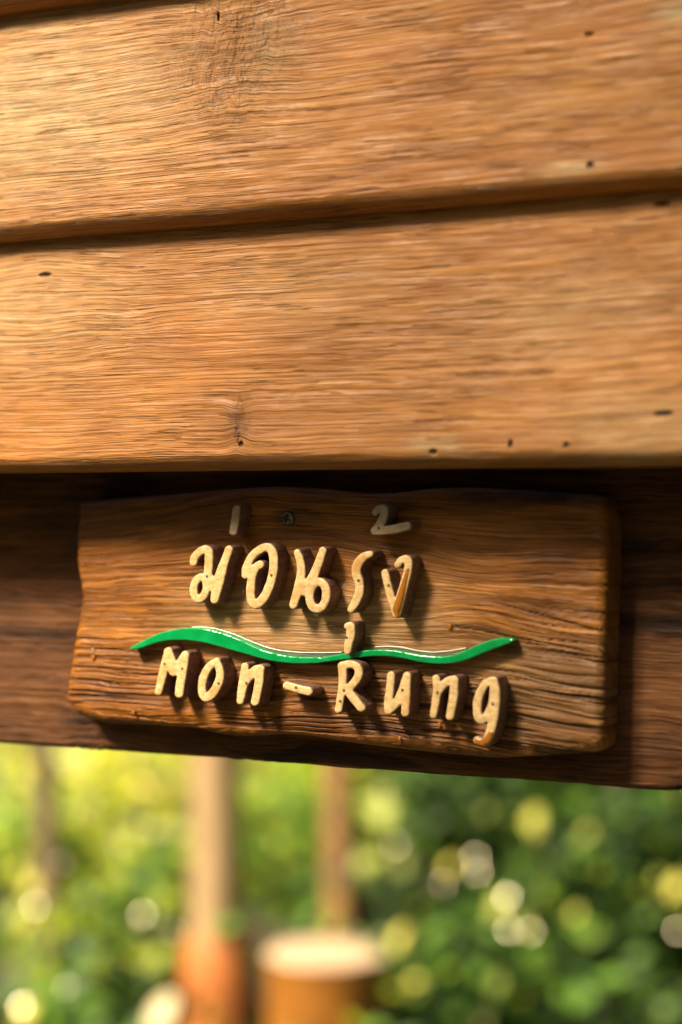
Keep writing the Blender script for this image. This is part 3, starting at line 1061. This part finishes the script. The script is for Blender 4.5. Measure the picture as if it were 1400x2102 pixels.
def leaves_np(P, N, L, Wd, rng):
    """leaf blades: 5 vertices / 4 triangles each, folded on the midrib"""
    n = len(P)
    N = N / np.linalg.norm(N, axis=1)[:, None]
    a = rng.normal(size=(n, 3))
    T = a - (a * N).sum(1)[:, None] * N
    T /= np.linalg.norm(T, axis=1)[:, None]
    B = np.cross(N, T)
    L = L[:, None]; Wd = Wd[:, None]
    base = P - T * L * 0.5
    tip = P + T * L * 0.5 - N * L * 0.12
    le = P - T * L * 0.05 + B * Wd * 0.5 + N * Wd * 0.12
    ri = P - T * L * 0.05 - B * Wd * 0.5 + N * Wd * 0.12
    V = np.stack([base, le, P, ri, tip], 1).reshape(-1, 3)
    o = np.arange(n)[:, None] * 5
    F = np.concatenate([o + np.array([[0, 2, 1]]), o + np.array([[0, 3, 2]]), o + np.array([[1, 2, 4]]), o + np.array([[2, 3, 4]])], 1).reshape(-1, 3)
    return V, F


def glint_leaf(p, size, col, rng):
    """a cupped broad leaf turned so that it mirrors the sun, as some always are"""
    p = np.array(p)
    h = (np.array(TO_SUN) + np.array((CAMP - Vector(p)).normalized()))
    h = h / np.linalg.norm(h) + rng.normal(size=3) * 0.015
    h /= np.linalg.norm(h)
    a = np.cross(h, (0.3, 0.2, 1.0)); a /= np.linalg.norm(a)
    b = np.cross(h, a)
    g = np.linspace(-1, 1, 5)
    U, V_ = np.meshgrid(g, g, indexing='ij')
    wv = 0.62 * (1 - 0.55 * np.abs(V_) ** 2)
    Q = p + a * (U * wv * size * 0.5)[..., None] + b * (V_ * size * 0.5)[..., None] - h * ((U ** 2 + V_ ** 2) * size * 0.010)[..., None]
    quad = grid_faces(5, 5)
    tri = np.concatenate([quad[:, [0, 1, 2]], quad[:, [0, 2, 3]]])
    return Q.reshape(-1, 3), tri, np.full(len(tri), col)


def foliage(blobs, mixw, size, rng, glints=(), sunny=0.0):
    """blobs: (centre, radii, count) ; leaves crowd towards each blob's skin"""
    Vs, Fs, Ms = [], [], []
    off = 0
    for c, rad, n in blobs:
        d = rng.normal(size=(n, 3)); d /= np.linalg.norm(d, axis=1)[:, None]
        r = rng.uniform(0.25, 1.0, n) ** 0.6
        P = np.array(c) + d * r[:, None] * np.array(rad)
        P[:, 2] = np.maximum(P[:, 2], 0.03)
        N = d * 0.5 + rng.normal(size=(n, 3)) * 0.6 + np.array((0, -0.25, 0.55)) * (1 - 0.5 * sunny) + np.array(TO_SUN) * 1.1 * sunny
        L = rng.uniform(0.6, 1.25, n) * size
        V, F = leaves_np(P, N, L, L * rng.uniform(0.38, 0.6, n), rng)
        m = np.repeat(rng.choice(len(mixw), n, p=np.array(mixw) / sum(mixw)), 4)
        Vs.append(V); Fs.append(F + off); Ms.append(m); off += len(V)
    for p, s, c in glints:
        V, F, m = glint_leaf(p, s, c, rng)
        Vs.append(V); Fs.append(F + off); Ms.append(m); off += len(V)
    return raw_mesh('foliage', np.concatenate(Vs), np.concatenate(Fs), True, np.concatenate(Ms))


def tube(name, pts, parent, mat, n=12):
    P = np.array(pts, float)
    t = np.linspace(0, 1, 4 * len(P)); k = np.linspace(0, 1, len(P))
    C = np.stack([np.interp(t, k, P[:, j]) for j in range(4)], 1)
    T = np.gradient(C[:, :3], axis=0); T /= np.linalg.norm(T, axis=1)[:, None]
    ref = np.where(np.abs(T[:, 2:3]) > 0.9, np.array([[1.0, 0, 0]]), np.array([[0, 0, 1.0]]))
    A = np.cross(T, ref); A /= np.linalg.norm(A, axis=1)[:, None]
    B = np.cross(T, A)
    a = np.linspace(0, 2 * np.pi, n + 1)
    V = C[:, None, :3] + (A[:, None] * np.cos(a)[None, :, None] + B[:, None] * np.sin(a)[None, :, None]) * C[:, 3][:, None, None]
    return link(name, raw_mesh(name, V.reshape(-1, 3), grid_faces(len(C), n + 1)), parent, [mat])


SH = []


def shrub(px, depth, height, width, mixw, label, n=1700, size=0.075, glints=(), seed=0, low=0.0, bright=(0, LIME), name='leafy_shrub', cat='shrub', group='shrubs growing beyond the beam'):
    rng = np.random.default_rng(100 + seed)
    b = deep(px, 1400, depth)
    base = Vector((b.x, b.y, 0.0))
    o = empty(name, base)
    tag(o, label, cat, group)
    blobs = []
    for k in range(5):
        a = rng.uniform(0, 6.28)
        rr = width * 0.32 * rng.uniform(0.3, 1.0)
        zc = height * rng.uniform(0.28 + low, 0.78)
        rad = width * rng.uniform(0.26, 0.42)
        blobs.append(((base.x + rr * math.cos(a), base.y + rr * math.sin(a), zc), (rad, rad, rad * rng.uniform(0.7, 1.1)), n // 5))
    gl = []
    for gx, gy, dd, s, c in glints:
        gl.append((tuple(deep(gx, gy, depth + dd)), s, c))
    for k in range(bright[0]):                   # young leaves at the tips, turned to the light
        c, rad, _ = blobs[rng.integers(len(blobs))]
        d = rng.normal(size=3) * (0.8, 0.4, 0.7) + (0.2, -0.9, 0.3)
        d /= np.linalg.norm(d)
        gl.append((tuple(np.array(c) + d * np.array(rad) * 1.03), rng.uniform(0.025, 0.065), bright[1] if rng.uniform() < 0.75 else (GLOSS if rng.uniform() < 0.12 else YEL)))
    link('foliage', foliage(blobs, mixw, size, rng, gl, 1.0 if mixw[LIME] > 4.5 else 0.0), o, LEAVES)
    for k, bl in enumerate(blobs[:3]):
        c = bl[0]
        tube('stem', [(base.x + 0.03 * k, base.y + 0.02 * k, -0.05, 0.014), ((base.x + c[0]) / 2, (base.y + c[1]) / 2, c[2] * 0.55, 0.010), (*c, 0.004)], o, STEM, 7)
    return o


def tree(px, depth, rad, height, label, bark, mixw, crown_n=1500, crown_r=1.5, lean=0.0, seed=0, loc=None, size=0.11, crown_z=None, group='trees beyond the beam'):
    rng = np.random.default_rng(300 + seed)
    if loc is None:
        b = deep(px, 1400, depth)
        loc = (b.x, b.y)
    o = empty('forest_tree', (loc[0], loc[1], 0))
    tag(o, label, 'tree', group)
    P = []
    for k in range(7):
        f = k / 6
        P.append((loc[0] + lean * f + 0.02 * math.sin(k * 2.1 + seed), loc[1] + 0.02 * math.cos(k * 1.7), -0.1 + f * height, rad * (1.25 - 0.25 * min(1, f * 5)) * (1 - 0.55 * f)))
    tr_ = tube('trunk', P, o, bark, 14)
    cz = crown_z or height
    blobs = []
    for k in range(7):
        a = rng.uniform(0, 6.28)
        rr = crown_r * 0.62 * rng.uniform(0.2, 1)
        c = (loc[0] + lean + rr * math.cos(a), loc[1] + rr * math.sin(a), cz + crown_r * rng.uniform(-0.35, 0.45))
        r_ = crown_r * rng.uniform(0.3, 0.5)
        blobs.append((c, (r_, r_, r_ * 0.7), crown_n // 7))
    link('crown', foliage(blobs, mixw, size, rng), o, LEAVES)
    for k in range(4):
        c = blobs[k][0]
        tube('branch', [(P[4][0], P[4][1], P[4][2], rad * 0.4), ((P[4][0] + c[0]) / 2, (P[4][1] + c[1]) / 2, (P[4][2] + c[2]) / 2 + 0.1, rad * 0.3), (*c, rad * 0.12)], o, bark, 8)
    return o


# the timber post with an orange-brown base, the log stool and the thin trunk behind it
def post():
    d = 5.0
    b = deep(442, 1400, d)
    o = empty('timber_post', (b.x, b.y, 0))
    tag(o, 'weathered brown timber post with a thicker terracotta coloured base', 'post')
    z_split = deep(442, 1925, d).z
    r = 0.069
    t = NT('weathered_post_wood')
    c = t.coords()
    f = t.rng(t.noise(t.scale(c, (6, 6, 1.2)), 1, 4, 0.6), 0.3, 0.7)
    t.setb(Base_Color=t.mix(f, (0.25, 0.16, 0.075), (0.46, 0.32, 0.165)), Roughness=0.75)
    tube('shaft', [(b.x, b.y, z_split - 0.02, r), (b.x, b.y, z_split + 0.5, r * 0.98), (b.x + 0.01, b.y, 2.9, r * 0.92)], o, t.m, 20)
    tube('base', [(b.x + 0.012, b.y, -0.1, r * 1.5), (b.x + 0.012, b.y, z_split - 0.03, r * 1.45), (b.x + 0.012, b.y, z_split, r * 1.3), (b.x + 0.012, b.y, z_split + 0.004, 0.004)], o,
         simple('terracotta_paint', (0.40, 0.13, 0.030), 0.6, 0.2, 8), 20)


def stool():
    d = 4.6
    c = deep(668, 1953, d)
    o = empty('log_stool', (c.x, c.y, 0))
    tag(o, 'round amber brown log stool with a pale sunlit cut top, beside the post', 'stool')
    rt = 0.150
    ring = 28
    prof = [(0.142, -0.05), (0.150, 0.10), (0.154, 0.25), (0.148, 0.38), (0.147, c.z - 0.06), (rt, c.z - 0.018), (rt, c.z - 0.004)]
    a = np.linspace(0, 2 * np.pi, ring + 1)
    wob = 1 + 0.03 * np.sin(3 * a + 1) + 0.015 * np.sin(7 * a)
    V = np.array([[(c.x + r * w * math.cos(t), c.y + r * w * math.sin(t), z) for t, w in zip(a, wob)] for r, z in prof])
    link('side', raw_mesh('side', V.reshape(-1, 3), grid_faces(len(prof), ring + 1)), o, [simple('amber_log', (0.24, 0.092, 0.012), 0.45, 0.3, 12)])
    rr = [(rt, c.z - 0.004), (rt - 0.006, c.z), (0.08, c.z + 0.001), (0.002, c.z + 0.001)]
    V = np.array([[(c.x + r * w * math.cos(t), c.y + r * w * math.sin(t), z) for t, w in zip(a, wob)] for r, z in rr])
    link('top', raw_mesh('top', V.reshape(-1, 3), grid_faces(len(rr), ring + 1)), o, [simple('pale_cut_wood', (0.50, 0.36, 0.235), 0.6, 0.12, 20)])


post()
stool()
tree(688, 7.2, 0.050, 7.5, 'slim reddish brown tree trunk standing behind the log stool', BARKR, [0, 3, 3, 0, 1, 0, 0], crown_r=1.2, seed=1)
tree(95, 5.6, 0.034, 7.5, 'slim shaded tree trunk at the far left among lime leaves', BARK, [0, 3, 4, 1, 1, 0, 0], crown_r=1.2, seed=2)
tree(1285, 6.8, 0.052, 7.5, 'dark tree trunk at the right behind the dark shrubs', BARKD, [5, 3, 0, 0, 1, 0, 0], crown_r=1.6, seed=3)
tree(932, 7.6, 0.050, 7.5, 'dark tree trunk right of the stool, deep in the shrubs', BARKD, [4, 4, 1, 0, 1, 0, 0], crown_r=1.7, seed=4)

# shrubs: (px, depth, height, width, mix DARK MID LIME YEL GREY PALE GLOSS)
shrub(60, 10.5, 1.25, 1.3, [0, 1, 5, 5, 0, 3, .3], 'bright lime bush at the far left under the beam', seed=1, glints=[(42, 1595, -.6, 0.081, YEL), (142, 1615, -.6, 0.135, YEL)])
shrub(250, 11.5, 1.35, 1.4, [0, 1, 5, 5, 0, 3, .3], 'sunlit yellow bush left of the post', seed=2, glints=[(280, 1610, -.7, 0.143, PALE), (350, 1560, -.7, 0.110, PALE), (340, 1655, -.7, 0.135, YEL)])
shrub(175, 8.8, 0.60, 0.7, [0, 1.5, 5, 4, 0, 2.5, .2], 'loose young green bush in front of the sunlit grass on the left', seed=18, n=420, size=0.09)
shrub(335, 9.6, 0.48, 0.6, [0, 1.5, 5, 4, 0, 2.5, .2], 'small loose green bush left of the post before the sunlit grass', seed=19, n=360, size=0.09)
shrub(420, 12.0, 1.3, 1.3, [0, 1, 5, 5, 0, 3, .3], 'sunlit yellow-green bush straight behind the post', seed=3)
shrub(575, 11.0, 1.05, 1.0, [0, 1, 5, 5, 0, 3, .3], 'sunlit lime bush between the post and the slim trunk', seed=4, glints=[(550, 1665, -.6, 0.143, PALE), (600, 1750, -.6, 0.135, YEL)])
shrub(780, 9.0, 1.0, 0.95, [0, 5, 6, 2, 0, 0, .3], 'fresh green bush right of the slim trunk', bright=(14, LIME), seed=5, glints=[(842, 1655, -.5, 0.102, LIME), (790, 1675, -.5, 0.102, LIME), (765, 1775, -.5, 0.085, LIME), (812, 1732, -.6, 0.027, GLOSS)])
shrub(120, 6.2, 0.66, 0.70, [1, 4, 4, 1.5, 2, 0, .3], 'mixed green shrub at the left in front of the lime bush', bright=(14, LIME), seed=6, glints=[(65, 1812, -.45, 0.061, YEL), (172, 1832, -.45, 0.061, YEL), (30, 1875, -.45, 0.076, LIME), (125, 1770, -.45, 0.011, GLOSS), (245, 1735, -.4, 0.011, GLOSS)])
shrub(280, 5.6, 0.62, 0.62, [1, 5, 3, .5, 3, 0, .3], 'grey green shrub left of the terracotta post base', bright=(10, LIME), seed=7, glints=[(292, 1877, -.35, 0.017, GLOSS), (357, 1912, -.35, 0.011, GLOSS)])
shrub(90, 4.6, 0.52, 0.55, [2, 4, 1, 0, 4, 0, .2], 'low bluish green plant in the lower left corner', bright=(6, LIME), seed=8, size=0.09, glints=[(42, 2065, -.3, 0.020, GLOSS), (137, 2025, -.3, 0.009, GLOSS)])
shrub(310, 4.4, 0.36, 0.42, [2, 4, 1, 0, 4, 0, .2], 'low plant with one pale leaf beside the post base', seed=9, size=0.09, glints=[(330, 2078, -.25, 0.094, PALE)])
shrub(600, 7.6, 0.55, 0.7, [1, 5, 3, 0, 2, 0, .3], 'low green plant behind the log stool', seed=10)
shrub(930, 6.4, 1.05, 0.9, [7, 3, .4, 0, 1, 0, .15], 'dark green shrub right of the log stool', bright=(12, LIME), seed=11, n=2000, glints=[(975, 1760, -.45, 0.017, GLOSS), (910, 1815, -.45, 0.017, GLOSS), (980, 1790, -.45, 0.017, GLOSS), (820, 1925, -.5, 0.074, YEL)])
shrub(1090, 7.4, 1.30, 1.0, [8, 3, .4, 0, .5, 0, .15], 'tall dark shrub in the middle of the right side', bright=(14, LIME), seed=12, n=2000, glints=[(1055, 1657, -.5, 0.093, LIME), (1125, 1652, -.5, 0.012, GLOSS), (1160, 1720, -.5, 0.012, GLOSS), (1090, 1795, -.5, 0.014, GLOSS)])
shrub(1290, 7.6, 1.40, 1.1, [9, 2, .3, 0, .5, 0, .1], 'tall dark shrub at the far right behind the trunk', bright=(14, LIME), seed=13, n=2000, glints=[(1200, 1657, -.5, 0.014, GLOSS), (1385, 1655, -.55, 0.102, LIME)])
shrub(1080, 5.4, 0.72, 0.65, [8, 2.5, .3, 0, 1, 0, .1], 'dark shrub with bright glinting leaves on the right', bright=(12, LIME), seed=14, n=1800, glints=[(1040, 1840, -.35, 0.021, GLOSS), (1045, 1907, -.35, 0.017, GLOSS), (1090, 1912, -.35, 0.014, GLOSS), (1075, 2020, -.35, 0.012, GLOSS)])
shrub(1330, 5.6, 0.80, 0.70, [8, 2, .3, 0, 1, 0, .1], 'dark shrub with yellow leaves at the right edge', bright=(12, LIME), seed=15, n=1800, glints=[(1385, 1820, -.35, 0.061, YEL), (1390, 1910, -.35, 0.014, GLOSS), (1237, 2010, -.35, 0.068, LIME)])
shrub(920, 4.9, 0.42, 0.50, [7, 3, .3, 0, 1.5, 0, .1], 'low dark green plant right of the stool at the bottom', bright=(6, LIME), seed=16, glints=[(845, 2025, -.3, 0.054, YEL)])
shrub(1200, 4.5, 0.34, 0.5, [8, 3, .3, 0, 1, 0, .1], 'low dark plant in the lower right corner', seed=17)

# an unseen young tree added in front of the wall: the thin edge of its crown dapples the lower right of the boards


def shade_tree():
    rng = np.random.default_rng(77)
    L = 1.6
    mid = np.array((0.36, -0.05, 1.57)) + L * np.array(TO_SUN)
    o = empty('unseen_tree', (mid[0] + 0.35, mid[1] - 0.1, 0))
    tag(o, 'unseen young tree added in front of the wall to shade the right end of the boards', 'tree')
    blobs = [(mid, (0.46, 0.46, 0.46), 520), (mid + (0.42, -0.15, 0.25), (0.4, 0.4, 0.35), 500), (mid + (0.3, -0.4, 0.5), (0.4, 0.4, 0.35), 400)]
    link('crown', foliage(blobs, [2, 5, 2, 0, 1, 0, 0], 0.085, rng), o, LEAVES)
    bx, by = mid[0] + 0.35, mid[1] - 0.1
    tube('trunk', [(bx, by, -0.1, 0.035), (bx + 0.02, by, 1.2, 0.03), (bx, by - 0.02, 2.4, 0.022), (bx, by, 3.3, 0.008)], o, BARK, 12)
    for b in blobs:
        c = b[0]
        tube('branch', [(bx, by, c[2] - 0.35, 0.014), ((bx + c[0]) / 2, (by + c[1]) / 2, c[2] - 0.1, 0.010), (c[0], c[1], c[2], 0.004)], o, BARK, 8)


shade_tree()


def far_woods():
    """the forest that closes the clearing on every side"""
    rng = np.random.default_rng(5)
    n = 15000
    a = rng.uniform(0, 2 * np.pi, n)
    r = rng.uniform(14.5, 20, n)
    hgt = 8.5 + 2.0 * np.sin(3 * a + 1) + 1.2 * np.sin(7 * a)
    P = np.stack([r * np.cos(a) - 1.5, r * np.sin(a) + 1.5, hgt * rng.uniform(0.0, 1.0, n)], 1)
    N = -np.stack([np.cos(a), np.sin(a), np.zeros(n)], 1) + rng.normal(size=(n, 3)) * 0.6
    L = rng.uniform(0.5, 1.1, n)
    V, F = leaves_np(P, N, L, L * 0.6, rng)
    m = np.repeat(rng.choice(5, n, p=[.42, .36, .12, .02, .08]), 4)
    o = link('far_woods', raw_mesh('far_woods', V, F, True, m), None, LEAVES)
    tag(o, 'dense green woods closing the clearing all round', None, None, 'stuff')



def ground_cover():
    rng = np.random.default_rng(6)
    n = 56000
    X = rng.uniform(-13, 8, n); Y = rng.uniform(0.6, 14.5, n)
    den = fbm(X * 0.9, Y * 0.9, 88, 3)
    dry = np.zeros(n)
    for px, py, r in DRY:
        p = deep(px, py, 1.65 * FPX / (py - 1051))
        dry = np.maximum(dry, 1 - sstep(0.7, 1.2, np.hypot(X - p.x, Y - p.y) / r))
    keep = rng.uniform(0, 1, n) < sstep(0.28, 0.55, den) * (1 - 0.9 * dry)
    X, Y, den = X[keep], Y[keep], den[keep]
    n = len(X)
    Z = rng.uniform(0.0, 1, n) ** 1.3 * (0.06 + 0.55 * sstep(0.42, 0.7, den)) + 0.02
    N = rng.normal(size=(n, 3)) * 0.5 + np.array((0, -0.3, 0.8))
    L = rng.uniform(0.05, 0.13, n)
    V, F = leaves_np(np.stack([X, Y, Z], 1), N, L, L * 0.5, rng)
    m = np.repeat(rng.choice(5, n, p=[.50, .27, .11, .03, .09]), 4)
    o = link('ground_cover', raw_mesh('ground_cover', V, F, True, m), None, LEAVES)
    tag(o, 'low leafy undergrowth covering the forest floor', None, None, 'stuff')


ground_cover()

far_woods()
